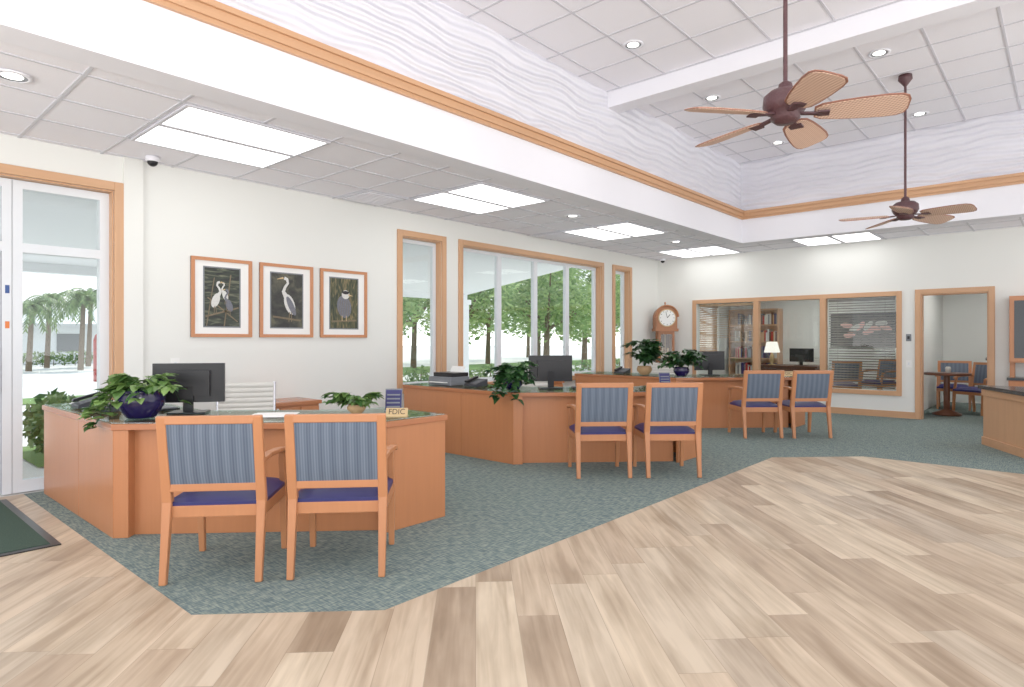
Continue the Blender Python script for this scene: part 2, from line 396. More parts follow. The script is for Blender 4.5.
# entrance door unit : sidelight with transom and door leaf
b = B(); y = WY+0.08
for a, c in ((1.16, 1.23), (1.81, 1.885)): b.box(a, c, y, y+0.1, 0, 2.70, M_ALU)
for z0, z1 in ((0.0, 0.10), (2.08, 2.16), (2.63, 2.70)): b.box(1.23, 1.81, y, y+0.1, z0, z1, M_ALU)
b.box(1.23, 1.81, y+0.04, y+0.046, 0.1, 2.08, M_GLASS); b.box(1.23, 1.81, y+0.04, y+0.046, 2.16, 2.63, M_GLASS)
b.obj('window_4')
b = B()
b.box(0.035, 0.09, y, y+0.1, 0, 2.70, M_ALU); b.box(1.09, 1.155, y, y+0.1, 0, 2.70, M_ALU); b.box(0.09, 1.09, y, y+0.1, 2.08, 2.16, M_ALU); b.box(0.09, 1.09, y, y+0.1, 2.63, 2.70, M_ALU)
b.box(0.09, 1.09, y+0.04, y+0.046, 2.16, 2.63, M_GLASS)
b.box(0.10, 0.19, y+0.02, y+0.07, 0.01, 2.07, M_ALU); b.box(0.98, 1.08, y+0.02, y+0.07, 0.01, 2.07, M_ALU)
b.box(0.19, 0.98, y+0.02, y+0.07, 0.01, 0.2, M_ALU); b.box(0.19, 0.98, y+0.02, y+0.07, 1.97, 2.07, M_ALU); b.box(0.19, 0.98, y+0.04, y+0.046, 0.2, 1.97, M_GLASS)
b.tube([(1.03, y+0.02, 0.9), (1.03, y-0.04, 0.9), (1.03, y-0.04, 1.25), (1.03, y+0.02, 1.25)], 0.012, M_CHROME)
b.box(1.11, 1.14, y-0.002, y, 1.72, 1.79, M_BLUE); b.box(1.11, 1.14, y-0.002, y, 1.42, 1.48, M_ORANGE)
b.obj('door_1')

# far wall trims
b = B(); t = 0.03; w = 0.08; x = WX
y0, y1, z0, z1 = 2.2, 5.81, 0.45, 2.07
b.box(x-t, x, y0-w, y0, z0-w, z1+w, M_TRIM); b.box(x-t, x, y1, y1+w, z0-w, z1+w, M_TRIM)
b.box(x-t, x, y0, y1, z1, z1+w, M_TRIMY); b.box(x-t, x, y0, y1, z0-w, z0, M_TRIMY)
for yy in (3.36, 4.57): b.box(x-t, x+0.1, yy-0.05, yy+0.05, z0, z1, M_TRIM)
b.obj('trim_7', bevel=0.004)
b = B()
for a, c in ((2.2, 3.31), (3.41, 4.52), (4.62, 5.81)): b.box(x+0.05, x+0.056, a, c, z0, z1, M_GLASS)
b.obj('window_6')
b = B(); y0, y1, z1 = 0.95, 1.85, 2.08
b.box(x-t, x, y0-w, y0, 0, z1+w, M_TRIM); b.box(x-t, x, y1, y1+w, 0, z1+w, M_TRIM); b.box(x-t, x, y0, y1, z1, z1+w, M_TRIMY)
b.box(x, x+0.15, y0, y0+0.02, 0, z1, M_TRIM); b.box(x, x+0.15, y1-0.02, y1, 0, z1, M_TRIM); b.box(x, x+0.15, y0+0.02, y1-0.02, z1-0.02, z1, M_TRIMY)
b.obj('trim_8', bevel=0.004)
b = B(); b.box(12.47, 13.32, 0.93, 0.965, 0.01, 2.05, M_TRIM)
b.cyl((13.25, 0.97, 1.0), (13.25, 1.03, 1.0), 0.012, 0.012, M_CHROME); b.ell((13.25, 1.04, 1.0), (0.03, 0.03, 0.03), M_CHROME)
for z in (0.3, 1.1, 1.85): b.cyl((12.468, 0.972, z-0.05), (12.468, 0.972, z+0.05), 0.01, 0.01, M_BLACK, 8)
b.obj('door_2')
# baseboards
b = B(); b.box(2.14, WX, WY-0.015, WY, 0, 0.11, M_TRIMX); b.obj('baseboard_left')
b = B(); b.box(WX-0.015, WX, 1.93, WY-0.015, 0, 0.11, M_TRIMY); b.box(WX-0.015, WX, -4, 0.87, 0, 0.11, M_TRIMY); b.obj('baseboard_far')

# offices behind the far wall
b = B(); b.box(16.2, 16.35, -2.5, WY, 0, 2.8, M_WALL); b.obj('wall_office_back')
b = B(); b.box(12.45, 16.2, 2.04, 2.14, 0, 2.8, M_WALL); b.obj('wall_office_partition')
b = B(); b.box(12.45, 16.2, -2.5, -2.4, 0, 2.8, M_WALL); b.obj('wall_office_right')
b = B(); b.box(12.45, 16.2, -2.4, WY, 2.7, 2.78, M_TILE); b.obj('ceiling_office')
panel(13.8, 15.0, 3.9, 4.5, 2.7, M_OFFL); panel(13.6, 14.8, 0.6, 1.2, 2.7, M_OFFL)
def blinds_y(y0, y1, z0, z1, x, mat, tilt):
    b = B(); z = z0+0.02
    while z < z1-0.05:
        dz = 0.025*math.sin(tilt); dx = 0.025*math.cos(tilt)
        b.add([(x-dx, y0, z-dz), (x+dx, y0, z+dz), (x+dx, y1, z+dz), (x-dx, y1, z-dz)], [(0, 1, 2, 3)], mat); z += 0.045
    b.box(x-0.03, x+0.03, y0, y1, z1-0.05, z1, mat)
    for yy in (y0+0.15, y1-0.15): b.box(x-0.001, x+0.001, yy-0.002, yy+0.002, z0, z1-0.05, mat)
    b.obj('venetian_blind')
blinds_y(2.24, 3.29, 0.47, 2.06, WX+0.105, M_BLINDG, 0.35)
def blinds_x(x0, x1, z0, z1, y, mat, tilt):
    b = B(); z = z0+0.02
    while z < z1-0.05:
        dz = 0.025*math.sin(tilt); dy = 0.025*math.cos(tilt)
        b.add([(x0, y-dy, z-dz), (x0, y+dy, z+dz), (x1, y+dy, z+dz), (x1, y-dy, z-dz)], [(0, 1, 2, 3)], mat); z += 0.045
    b.box(x0, x1, y-0.03, y+0.03, z1-0.05, z1, mat); b.obj('venetian_blind')
blinds_x(13.12, 15.48, 0.72, 2.19, WY+0.045, M_BLIND, 0.9)
blinds_y(4.66, 5.78, 1.35, 2.06, WX+0.105, M_BLIND, 0.2)
# office bookcase
b = B(); X0, X1, Y0, Y1 = 15.85, 16.18, 5.35, 6.6
b.box(X1-.015, X1, Y0, Y1, 0, 2.1, M_TRIM)
for yy in (Y0, (Y0+Y1)/2-.015, Y1-.03): b.box(X0, X1-.015, yy, yy+.03, 0, 2.1, M_TRIM)
for zz in (0.0, .42, .84, 1.26, 1.68, 2.07): b.box(X0+.005, X1-.015, Y0+.03, Y1-.03, zz, zz+.03, M_TRIMY)
random.seed(5)
for zz in (.45, .87, 1.29, 1.71):
    for a, c in ((Y0+.04, (Y0+Y1)/2-.03), ((Y0+Y1)/2+.03, Y1-.05)):
        yy = a
        while yy < c-.12:
            wd = random.uniform(.02, .05); hh = random.uniform(.2, .3)
            b.box(X0+.04, X1-.03, yy, yy+wd, zz, zz+hh, random.choice([M_NAVY, M_DARKWOOD, M_CREAM, M_GREY, M_TAN, M_RED])); yy += wd+.002
            if random.random() < .1: yy += .1
b.obj('bookcase')

# ------------------------------------------------------------------ reception desks
def build_desk():
    b = B()
    # local origin = outer corner where left wing meets the diagonal
    L = 1.85; D = 1.27; W = 0.75; R = 0.58
    k = W*math.tan(math.radians(22.5))
    out = [(0, L), (0, 0), (D, -D), (D+R, -D)]
    inn = [(D+R, -D+W), (D+k, -D+W), (W, k), (W, L)]
    b.poly(out+inn, 0.72, 0.76, M_DESKTOP)
    def panel_seg(p, q, inset, th, z0, z1, mat, a0=0.0, a1=0.0):
        p = Vector(p); q = Vector(q); d = (q-p).normalized(); n = Vector((-d.y, d.x))
        p = p+d*a0; q = q-d*a1
        P = [p+n*inset, q+n*inset, q+n*(inset+th), p+n*(inset+th)]
        b.poly([(v.x, v.y) for v in P], z0, z1, mat)
    panel_seg((0, L), (0, 0.80), 0.012, 0.03, 0, 0.72, M_DESK, 0.012, 0.0)
    panel_seg((0, 0.796), (0, 0), 0.012, 0.03, 0, 0.72, M_DESK, 0.0, 0.0)
    panel_seg((0, 0), (D, -D), 0.09, 0.03, 0, 0.72, M_DESK, 0.04, 0.04)
    panel_seg((0, 0), (D, -D), 0.012, 0.10, 0, 0.72, M_DESK, 0.008, 1.69)
    panel_seg((D, -D), (D+R, -D), 0.012, 0.03, 0, 0.72, M_DESK, 0.0, 0.012)
    b.box(D+R-0.042, D+R-0.012, -D+0.043, -D+W-0.02, 0, 0.72, M_DESK)
    b.box(0.05, W-0.02, L-0.042, L-0.012, 0, 0.72, M_DESK)
    # drawer pedestals
    b.box(0.2, W-0.03, L-0.55, L-0.045, 0.03, 0.715, M_DESK)
    for z0, z1 in ((0.06, 0.38), (0.39, 0.54), (0.55, 0.70)):
        b.box(W-0.03, W-0.01, L-0.54, L-0.055, z0, z1, M_DESK); b.cyl((W+0.005, L-0.36, (z0+z1)/2), (W+0.005, L-0.24, (z0+z1)/2), 0.006, 0.006, M_CHROME, 8)
    # glass top
    i = 0.015
    b.poly([(i, L-i), (i, i*0.5), (D+i*0.5, -D+i), (D+R-i, -D+i), (D+R-i, -D+W-i), (D+k, -D+W-i), (W-i, k), (W-i, L-i)], 0.761, 0.769, M_GTOP)
    return b.mesh('reception_desk')
desk = build_desk()
DK = [(1.33, 4.75), (4.95, 4.40), (8.53, 4.35)]
for d in DK: place(desk, 'reception_desk', (d[0], d[1], 0), 0, 0.003)

# ------------------------------------------------------------------ guest armchairs
def build_chair():
    b = B(); W = 0.248
    for s in (-1, 1):
        x = s*W
        b.beam((x, -0.06, 0), (x, 0.0, 0.44), 0.036, 0.036, M_CHAIR, 0.05, 0.042)
        b.beam((x, 0.0, 0.43), (x, -0.085, 0.912), 0.052, 0.042, M_CHAIR, 0.05, 0.030)
        b.beam((x, 0.50, 0), (x, 0.47, 0.40), 0.034, 0.034, M_CHAIR, 0.046, 0.042)
        b.beam((x, 0.47, 0.40), (x, 0.42, 0.635), 0.040, 0.038, M_CHAIR, 0.034, 0.034)
        pts = [(x, -0.03, 0.655), (x*1.03, 0.10, 0.668), (x*1.09, 0.25, 0.665), (x*1.10, 0.38, 0.650), (x*1.07, 0.45, 0.628)]
        for p, q in zip(pts[:-1], pts[1:]): b.beam(p, q, 0.048, 0.026, M_CHAIR, hint=(0, 0, 1))
        b.box(x-0.016, x+0.016, 0.02, 0.46, 0.345, 0.41, M_CHAIR)
    b.box(-W, W, 0.45, 0.482, 0.345, 0.41, M_CHAIR); b.box(-W, W, -0.005, 0.025, 0.345, 0.41, M_CHAIR)
    # back rails (follow recline)
    def yb(z): return -(z-0.43)*0.179
    b.beam((-W+0.02, yb(0.89), 0.89), (W-0.02, yb(0.89), 0.89), 0.045, 0.030, M_CHAIR, hint=(0, 1, 0.0))
    b.beam((-W+0.02, yb(0.515), 0.515), (W-0.02, yb(0.515), 0.515), 0.045, 0.032, M_CHAIR, hint=(0, 1, 0.0))
    # upholstered back, pillowed front & rear
    n = 6; z0, z1 = 0.535, 0.87; x0 = -W+0.026; x1 = -x0
    for side, base in ((1, 0.018), (-1, -0.008)):
        vs = []; fs = []
        for j in range(n+1):
            for i in range(n+1):
                u = i/n; v = j/n; pz = z0+(z1-z0)*v; bul = (16*u*(1-u)*v*(1-v))**0.4
                vs.append((x0+(x1-x0)*u, yb(pz)+base*1.0+side*(0.004+0.016*bul), pz))
        for j in range(n):
            for i in range(n):
                a = j*(n+1)+i; f = (a, a+1, a+n+2, a+n+1); fs.append(f if side < 0 else tuple(reversed(f)))
        b.add(vs, fs, M_FAB, True)
    # seat cushion
    n = 8; vs = []; fs = []; X = 0.262; Y0, Y1 = 0.0, 0.505
    for j in range(n+1):
        for i in range(n+1):
            u = i/n; v = j/n; bul = (16*u*(1-u)*v*(1-v))**0.35
            xx = -X+2*X*u; 
            vs.append((xx*(1+0.02*bul), Y0+(Y1-Y0)*v, 0.43+0.055*bul))
    for j in range(n):
        for i in range(n):
            a = j*(n+1)+i; fs.append((a, a+1, a+n+2, a+n+1))
    b.add(vs, fs, M_NAVY, True); b.box(-X, X, Y0, Y1, 0.40, 0.431, M_NAVY)
    return b.mesh('guest_armchair')
chair = build_chair()
for x, y, a in ((1.49, 3.52, -42), (1.985, 3.08, -43), (5.085, 3.355, -45), (5.55, 2.87, -46), (8.56, 3.11, -46), (9.0, 2.62, -46)):
    place(chair, 'guest_armchair', (x, y, 0), math.radians(a), 0.005)
# office interior chairs
for x, y, a in ((13.6, 3.3, -60), (15.3, 2.9, 60)):
    place(chair, 'guest_armchair', (x, y, 0), math.radians(a), 0.005)
place(chair, 'guest_armchair', (14.1, 1.12, 0), math.radians(62), 0.005)
place(chair, 'guest_armchair', (14.85, 1.68, 0), math.radians(95), 0.005)

# ------------------------------------------------------------------ ceiling fans
def build_fan():
    b = B()
    # local z=0 is blade plane
    b.lathe([(0, 1.65), (0.07, 1.65), (0.075, 1.60), (0.03, 1.54), (0.016, 1.52)], M_BRONZE)
    b.cyl((0, 0, 0.16), (0, 0, 1.56), 0.014, 0.014, M_BRONZE, 12)
    b.lathe([(0.014, 0.22), (0.04, 0.20), (0.05, 0.155), (0.10, 0.15), (0.135, 0.12), (0.14, 0.06), (0.12, 0.02), (0.09, 0.0), (0.09, -0.03), (0.06, -0.055), (0.0, -0.06)], M_BRONZE, n=28)
    for i in range(5):
        a = 2*math.pi*i/5
        b.T = Matrix.Rotation(a, 4, 'Z') @ Matrix.Rotation(math.radians(2), 4, 'Y')
        b.beam((0.09, 0, 0.0), (0.20, 0, -0.012), 0.04, 0.012, M_BRONZE, hint=(0, 0, 1))
        b.beam((0.19, 0, -0.012), (0.26, 0, -0.012), 0.09, 0.010, M_BRONZE, hint=(0, 0, 1))
        b.T = b.T @ Matrix.Rotation(math.radians(-15), 4, 'X')
        prof = [(0.17, 0.055), (0.21, 0.083), (0.31, 0.10), (0.44, 0.112), (0.57, 0.118), (0.645, 0.112), (0.685, 0.09), (0.70, 0.05)]
        def outl(s): 
            up = [(r if s == 1 else 0.17+0.01+(r-0.17)*0.962, w*s if s == 1 else w-0.011) for r, w in prof]
            return up+[(x, -y) for x, y in reversed(up)]
        o1 = outl(1); o2 = outl(0.84); m = len(o1)
        b.poly(o1, -0.002, 0.004, M_BLADERIM)
        b.poly(o2, -0.006, -0.0021, M_WICK); b.poly(o2, 0.0041, 0.008, M_WICK)
    b.T = Matrix.Identity(4)
    return b.mesh('ceiling_fan')
fan = build_fan()
for x, y, a in ((4.25, 1.39, 1.7), (8.61, 1.45, -30.3)):
    place(fan, 'ceiling_fan', (x, y, 2.795), math.radians(a))

# ------------------------------------------------------------------ framed pictures
def ellip(cx, cz, rx, rz, y, ang=0, n=18):
    r = []
    for i in range(n):
        t = 2*math.pi*i/n; u = rx*math.cos(t); v = rz*math.sin(t)
        r.append((cx+u*math.cos(ang)-v*math.sin(ang), y, cz+u*math.sin(ang)+v*math.cos(ang)))
    return r
def bird(b, cx, cz, s, body, y, flip=1):
    def strip(pts, ws, mat, dy=0):
        vs = []
        for i, (px, pz) in enumerate(pts):
            a = pts[max(i-1, 0)]; c = pts[min(i+1, len(pts)-1)]; d = Vector((c[0]-a[0], c[1]-a[1])).normalized()
            for sg in (-1, 1): vs.append((cx+flip*s*(px-d.y*sg*ws[i]), y+dy, cz+s*(pz+d.x*sg*ws[i])))
        b.add(vs, [(2*i, 2*i+1, 2*i+3, 2*i+2) for i in range(len(pts)-1)], mat)
    b.add(ellip(cx-flip*0.02*s, cz-0.02*s, 0.055*s, 0.11*s, y, -0.35*flip), [tuple(range(18))], body)
    strip([(0.02, 0.06), (0.05, 0.11), (0.03, 0.16), (0.0, 0.20), (0.01, 0.24), (0.04, 0.25)], [0.028, 0.018, 0.014, 0.013, 0.016, 0.018], body, -0.0004)
    strip([(0.05, 0.252), (0.12, 0.235)], [0.010, 0.002], M_GOLD, -0.0006)
    strip([(-0.02, -0.10), (-0.01, -0.2)], [0.005, 0.005], M_ARTMID, -0.0006); strip([(-0.04, -0.10), (-0.04, -0.2)], [0.005, 0.005], M_ARTMID, -0.0006)
def picture(x0, x1, z0, z1, kind):
    b = B(); y = WY; f = 0.035
    b.box(x0, x1, y-0.012, y-0.001, z0, z1, M_PAPER)
    for a in ((x0, x0+f, z0, z1), (x1-f, x1, z0, z1)): b.box(a[0], a[1], y-0.03, y-0.001, a[2], a[3], M_CHAIR)
    for a in ((z0, z0+f), (z1-f, z1)): b.box(x0+f, x1-f, y-0.03, y-0.001, a[0], a[1], M_CHAIR)
    m = 0.135; ax0, ax1, az0, az1 = x0+m, x1-m, z0+0.115, z1-0.105
    b.box(ax0-0.014, ax1+0.014, y-0.0135, y-0.0121, az0-0.014, az1+0.014, M_GREY)
    b.box(ax0, ax1, y-0.015, y-0.0136, az0, az1, M_ART[kind])
    cx = (ax0+ax1)/2; cz = (az0+az1)/2
    yy = y-0.016
    def branch(p, q, w): b.beam((p[0], yy+0.0006, p[1]), (q[0], yy+0.0006, q[1]), w, 0.0004, M_ARTMID, hint=(0, 1, 0))
    if kind == 0:
        branch((ax0+0.01, az0+0.1), (ax1-0.01, az0+0.2), 0.016); branch((cx+.02, az0), (cx+0.09, az1-0.06), 0.012); branch((ax0+0.03, az0+.3), (ax1-0.02, az0+0.05), 0.012); branch((ax0+0.02, az0), (ax0+0.1, az1-0.1), 0.009)
        bird(b, cx-0.055, cz-0.02, 0.72, M_BIRD, yy); bird(b, cx+0.06, cz-0.07, 0.62, M_BIRDG, yy, -1); bird(b, cx+0.02, cz+0.03, 0.5, M_BIRD, yy+.0003, -1)
    elif kind == 1:
        branch((ax0+0.02, az0+0.12), (ax1-0.02, az0+0.08), 0.02); bird(b, cx+.01, cz-0.02, 1.1, M_BIRD, yy, -1)
        b.add(ellip(cx+.05, cz-.06, .035, .12, yy-.0008, .45), [tuple(range(18))], M_BIRDG)
    else:
        branch((ax0+0.02, az0+0.08), (ax1-0.02, az0+0.10), 0.022)
        b.add(ellip(cx, cz-0.04, 0.10, 0.14, yy, 0.2), [tuple(range(18))], M_BIRDG)
        b.add(ellip(cx+0.02, cz+0.11, 0.055, 0.055, yy-0.0003), [tuple(range(18))], M_BIRD)
        b.add(ellip(cx+0.02, cz+0.135, 0.05, 0.022, yy-0.0006), [tuple(range(18))], M_BLACK)
        b.add([(cx+0.06, yy-0.0008, cz+0.12), (cx+0.13, yy-0.0008, cz+0.095), (cx+0.06, yy-0.0008, cz+0.095)], [(0, 1, 2)], M_GOLD)
        for k in range(5): b.beam((cx-0.08+0.035*k, yy-0.0004, cz-0.14), (cx-0.05+0.03*k, yy-0.0004, cz+0.04), 0.005, 0.0003, M_ARTMID, hint=(0, 1, 0))
        for dx in (-0.03, 0.03): b.beam((cx+dx, yy-0.0004, az0+0.09), (cx+dx, yy-0.0004, cz-0.15), 0.01, 0.0003, M_GOLD, hint=(0, 1, 0))
    b.obj('framed_bird_picture')
picture(2.585, 3.22, 1.35, 2.18, 0); picture(3.31, 3.96, 1.35, 2.18, 1); picture(4.06, 4.72, 1.35, 2.18, 2)
# office painting
b = B(); x = 16.198
b.box(x-0.03, x, 2.75, 4.25, 1.15, 1.95, M_BLACK); b.box(x-0.034, x-0.0301, 2.80, 4.20, 1.2, 1.9, M_DARKART)
random.seed(12)
for i in range(9):
    cy = 3.1+0.1*i+random.uniform(-.05, .05); cz = 1.55+random.uniform(-.15, .15)
    b.add([(x-0.0345-0.0004*i, p[0], p[2]) for p in ellip(cy, cz, 0.13, 0.06, 0, random.uniform(-1, 1))], [tuple(reversed(range(18)))], random.choice([M_PINK, M_BIRD]))
b.obj('framed_flower_picture')

# ------------------------------------------------------------------ grandfather clock
def clock():
    b = B(); C = M_CLK
    b.box(-0.25, 0.25, -0.15, 0.15, 0, 0.08, C); b.box(-0.23, 0.23, -0.135, 0.135, 0.08, 0.48, C); b.box(-0.25, 0.25, -0.15, 0.15, 0.48, 0.53, C)
    b.box(-0.17, -0.12, -0.11, 0.11, 0.53, 1.50, C); b.box(0.12, 0.17, -0.11, 0.11, 0.53, 1.50, C); b.box(-0.12, 0.12, 0.09, 0.11, 0.53, 1.50, M_DARKWOOD)
    b.box(-0.12, 0.12, -0.11, -0.09, 0.53, 0.60, C); b.box(-0.12, 0.12, -0.11, -0.09, 1.44, 1.50, C); b.box(-0.12, 0.12, -0.102, -0.098, 0.6, 1.44, M_GLASS)
    b.cyl((0, 0, 0.85), (0, 0, 1.5), 0.006, 0.006, M_GOLD, 8); b.cyl((0, -0.01, 0.82), (0, 0.01, 0.82), 0.06, 0.06, M_GOLD, 20)
    for s in (-.06, .06): b.cyl((s, 0, 0.95), (s, 0, 1.15), 0.02, 0.02, M_GOLD, 12)
    b.box(-0.24, 0.24, -0.15, 0.15, 1.50, 1.56, C)
    # round-headed hood
    n = 24; pts = [(-0.22, 1.56), (0.22, 1.56), (0.22, 1.80)]+[(0.22*math.cos(t), 1.80+0.22*math.sin(t)) for t in [math.pi*i/n for i in range(1, n)]]+[(-0.22, 1.80)]
    vs = [(x, -0.13, z) for x, z in pts]+[(x, 0.14, z) for x, z in pts]; m = len(pts)
    b.add(vs, [tuple(range(m)), tuple(reversed(range(m, 2*m)))]+[((i+1) % m, i, m+i, m+(i+1) % m) for i in range(m)], C)
    # hood moulding ring
    ring = [(0.235*math.cos(t), -0.14, 1.80+0.235*math.sin(t)) for t in [math.pi*i/16 for i in range(17)]]
    b.tube(ring, 0.022, C, 8)
    b.cyl((0, -0.145, 1.78), (0, -0.13, 1.78), 0.185, 0.185, M_GOLD, 32); b.cyl((0, -0.15, 1.78), (0, -0.1451, 1.78), 0.165, 0.165, M_PAPER, 32)
    for i in range(12):
        t = math.pi*i/6; b.beam((0.13*math.sin(t), -0.152, 1.78+0.13*math.cos(t)), (0.155*math.sin(t), -0.152, 1.78+0.155*math.cos(t)), 0.01, 0.002, M_BLACK)
    b.beam((0, -0.154, 1.78), (0.06, -0.154, 1.85), 0.012, 0.003, M_BLACK); b.beam((0, -0.155, 1.78), (-0.03, -0.155, 1.91), 0.009, 0.002, M_BLACK)
    b.lathe([(0, 0.12), (0.02, 0.09), (0.012, 0.05), (0.03, 0.02), (0.03, 0)], C, (0, 0, 2.01))
    return b
M_CLK = wood('honey_oak', srgb(164, 106, 68), 0.35, axis=2)
clock().obj('grandfather_clock', (11.98, 6.36, 0), math.radians(-45), 0.004)

# ------------------------------------------------------------------ plants
def leaf(b, p, d, up, ln, wd, mat):
    d = Vector(d).normalized(); s = d.cross(Vector(up))
    if s.length < 1e-3: s = Vector((1, 0, 0))
    s.normalize(); u = s.cross(d); p = Vector(p)
    prof = [(0.0, 0.0), (0.08, 0.36), (0.35, 0.5), (0.7, 0.3), (1.0, 0.0)]
    mid = [p+d*ln*t-u*ln*0.22*t*t for t, _ in prof]
    Lf = [mid[i]-s*wd*prof[i][1]+u*wd*0.18*prof[i][1]*2 for i in range(1, 4)]; Rt = [mid[i]+s*wd*prof[i][1]+u*wd*0.18*prof[i][1]*2 for i in range(1, 4)]
    vs = mid+Lf+Rt
    b.add(vs, [(0, 1, 5), (1, 2, 6, 5), (2, 3, 7, 6), (3, 4, 7), (0, 8, 1), (1, 8, 9, 2), (2, 9, 10, 3), (3, 10, 4)], mat, True)
def potted(name, loc, r=0.13, h=0.17, stems=26, spread=0.22, droop=0.16, rise=0.16, leafl=0.085, mat=None, pot=None, seed=1, side=None, over=None):
    """over=(ex,es): foliage beyond the table edge (x<ex or x+y<es in local coords) may hang below the table top"""
    random.seed(seed); mat = mat or M_LEAF; pot = pot or M_POT; b = B()
    def out(x, y): return over is not None and (x < over[0] or x+y < over[1])
    b.lathe([(0.0, 0.0), (r*0.55, 0.0), (r*0.62, 0.01), (r*0.95, h*0.45), (r*1.0, h*0.7), (r*0.86, h*0.93), (r*0.92, h), (r*0.84, h*0.99), (r*0.80, h*0.9), (0, h*0.88)], pot)
    b.cyl((0, 0, h*0.86), (0, 0, h*0.9), r*0.78, r*0.78, M_SOIL)
    for i in range(stems):
        near = side is not None and i % 2 == 0
        a = random.uniform(0, 2*math.pi) if not near else side+random.uniform(-0.7, 0.7)
        L = spread*random.uniform(0.35, 1.15); hi = rise*random.uniform(0.3, 1.1); dr = droop*random.uniform(0, 1.1)
        if over is not None and near and i % 4 == 0: L = spread*random.uniform(1.05, 1.25); dr = droop*random.uniform(0.7, 1.25); hi *= 0.5
        if L < r*1.1: dr = 0
        prev = Vector((0, 0, h*0.9)); pts = [prev]; n = 6
        for k in range(1, n+1):
            t = k/n; R = L*t; z = h*0.9+hi*math.sin(min(1, t*1.5)*math.pi/2)-dr*max(0, t-0.45)**1.4*3.0
            px, py = R*math.cos(a+0.25*t), R*math.sin(a+0.25*t)
            if R < r*1.1: z = max(z, h*1.02)
            elif not out(px, py): z = max(z, 0.012)
            pts.append(Vector((px, py, z)))
        b.tube(pts, 0.0022, M_LEAFD, 4)
        for k in range(2, n+1):
            for q in range(2):
                aa = a+random.uniform(-1.2, 1.2); d = (math.cos(aa), math.sin(aa), random.uniform(-0.5, 0.35))
                p = pts[k]; 
                if p.z < 0.08 and not out(p.x, p.y): d = (d[0], d[1], 0.45)
                leaf(b, p, d, (0, 0, 1), leafl*random.uniform(0.7, 1.2), leafl*random.uniform(0.6, 0.85), mat)
    b.v = [(x, y, z if out(x, y) else max(z, 0.003)) for x, y, z in b.v]
    return b.obj(name, loc)
DT = 0.7695
potted('potted_pothos', (1.56, 4.90, DT), 0.155, 0.20, 30, 0.25, 0.18, 0.13, 0.095, seed=3, side=math.radians(150), over=(-.24, -.42))
potted('potted_pothos', (2.72, 3.98, DT), 0.07, 0.07, 22, 0.18, 0.02, 0.09, 0.07, pot=M_TAN, seed=5)
potted('potted_pothos', (5.12, 4.55, DT), 0.11, 0.14, 36, 0.27, 0.16, 0.20, 0.10, seed=8, side=math.radians(205), mat=M_LEAFD, over=(-.18, -.34))
potted('potted_pothos', (8.78, 5.02, DT), 0.12, 0.14, 34, 0.30, 0.05, 0.40, 0.12, seed=11, mat=M_LEAFD, pot=M_TAN)
potted('potted_pothos', (8.80, 4.40, DT), 0.12, 0.14, 34, 0.28, 0.08, 0.26, 0.11, seed=13, mat=M_LEAFD)

# ------------------------------------------------------------------ desk equipment
def monitor(loc, rz):
    b = B()  # screen faces +y local, back to -y
    b.box(-0.13, 0.13, -0.09, 0.09, 0, 0.012, M_BLACK); b.beam((0, -0.02, 0.01), (0, -0.03, 0.2), 0.07, 0.02, M_BLACK)
    b.box(-0.25, 0.25, -0.012, 0.018, 0.08, 0.375, M_BLACK); b.box(-0.15, 0.15, -0.035, -0.012, 0.13, 0.32, M_BLACK)
    b.box(-0.235, 0.235, 0.018, 0.0185, 0.10, 0.36, M_GREY)
    b.obj('computer_monitor', loc, rz, 0.005)
monitor((1.91, 4.97, DT), math.radians(-36)); monitor((5.62, 4.42, DT), math.radians(-42)); monitor((9.35, 4.20, DT), math.radians(-38))
def keyboard(loc, rz):
    b = B(); b.box(-0.21, 0.21, -0.07, 0.07, 0, 0.015, M_BLACK)
    for i in range(13):
        for j in range(4): b.box(-0.2+0.0305*i, -0.2+0.0305*i+0.026, -0.06+0.031*j, -0.06+0.031*j+0.026, 0.015, 0.021, M_GREY)
    b.obj('keyboard', loc, rz)
keyboard((1.86, 5.45, DT), math.radians(-85)); keyboard((5.95, 4.10, DT), math.radians(-45))
def phone(loc, rz):
    b = B(); b.add([(-.1, -.1, 0), (.1, -.1, 0), (.1, .1, 0), (-.1, .1, 0), (-.1, -.1, .03), (.1, -.1, .03), (.1, .1, .085), (-.1, .1, .085)], [(3, 2, 1, 0), (4, 5, 6, 7), (0, 1, 5, 4), (1, 2, 6, 5), (2, 3, 7, 6), (3, 0, 4, 7)], M_DGREY)
    b.beam((-0.07, -0.095, 0.055), (-0.07, 0.095, 0.105), 0.045, 0.025, M_BLACK, hint=(0, 0, 1))
    for s in (-0.08, 0.075): b.box(-0.095, -0.045, s-0.02, s+0.02, 0.045+(0.05 if s > 0 else 0), 0.06+(0.045 if s > 0 else 0), M_BLACK)
    for i in range(3):
        for j in range(4): b.beam((-.01+.03*i, -.07+.03*j, .038+.008*j), (-.01+.03*i, -.052+.03*j, .043+.008*j), .018, .006, M_GREY, hint=(0, 0, 1))
    b.obj('desk_phone', loc, rz, 0.004)
phone((1.53, 6.02, DT), math.radians(-90)); phone((5.3, 5.3, DT), math.radians(-90)); phone((8.9, 5.5, DT), math.radians(-90))
def printer(loc, rz):
    b = B(); b.box(-0.2, 0.2, -0.16, 0.16, 0, 0.10, M_GREY); b.box(-0.18, 0.18, -0.10, 0.16, 0.10, 0.15, M_BLACK); b.box(-0.15, 0.15, -0.2, -0.16, 0.03, 0.04, M_PAPER)
    b.beam((0, 0.12, 0.13), (0, 0.17, 0.22), 0.24, 0.01, M_PAPER); b.obj('desktop_printer', loc, rz, 0.006)
printer((5.28, 5.75, DT), math.radians(-90))
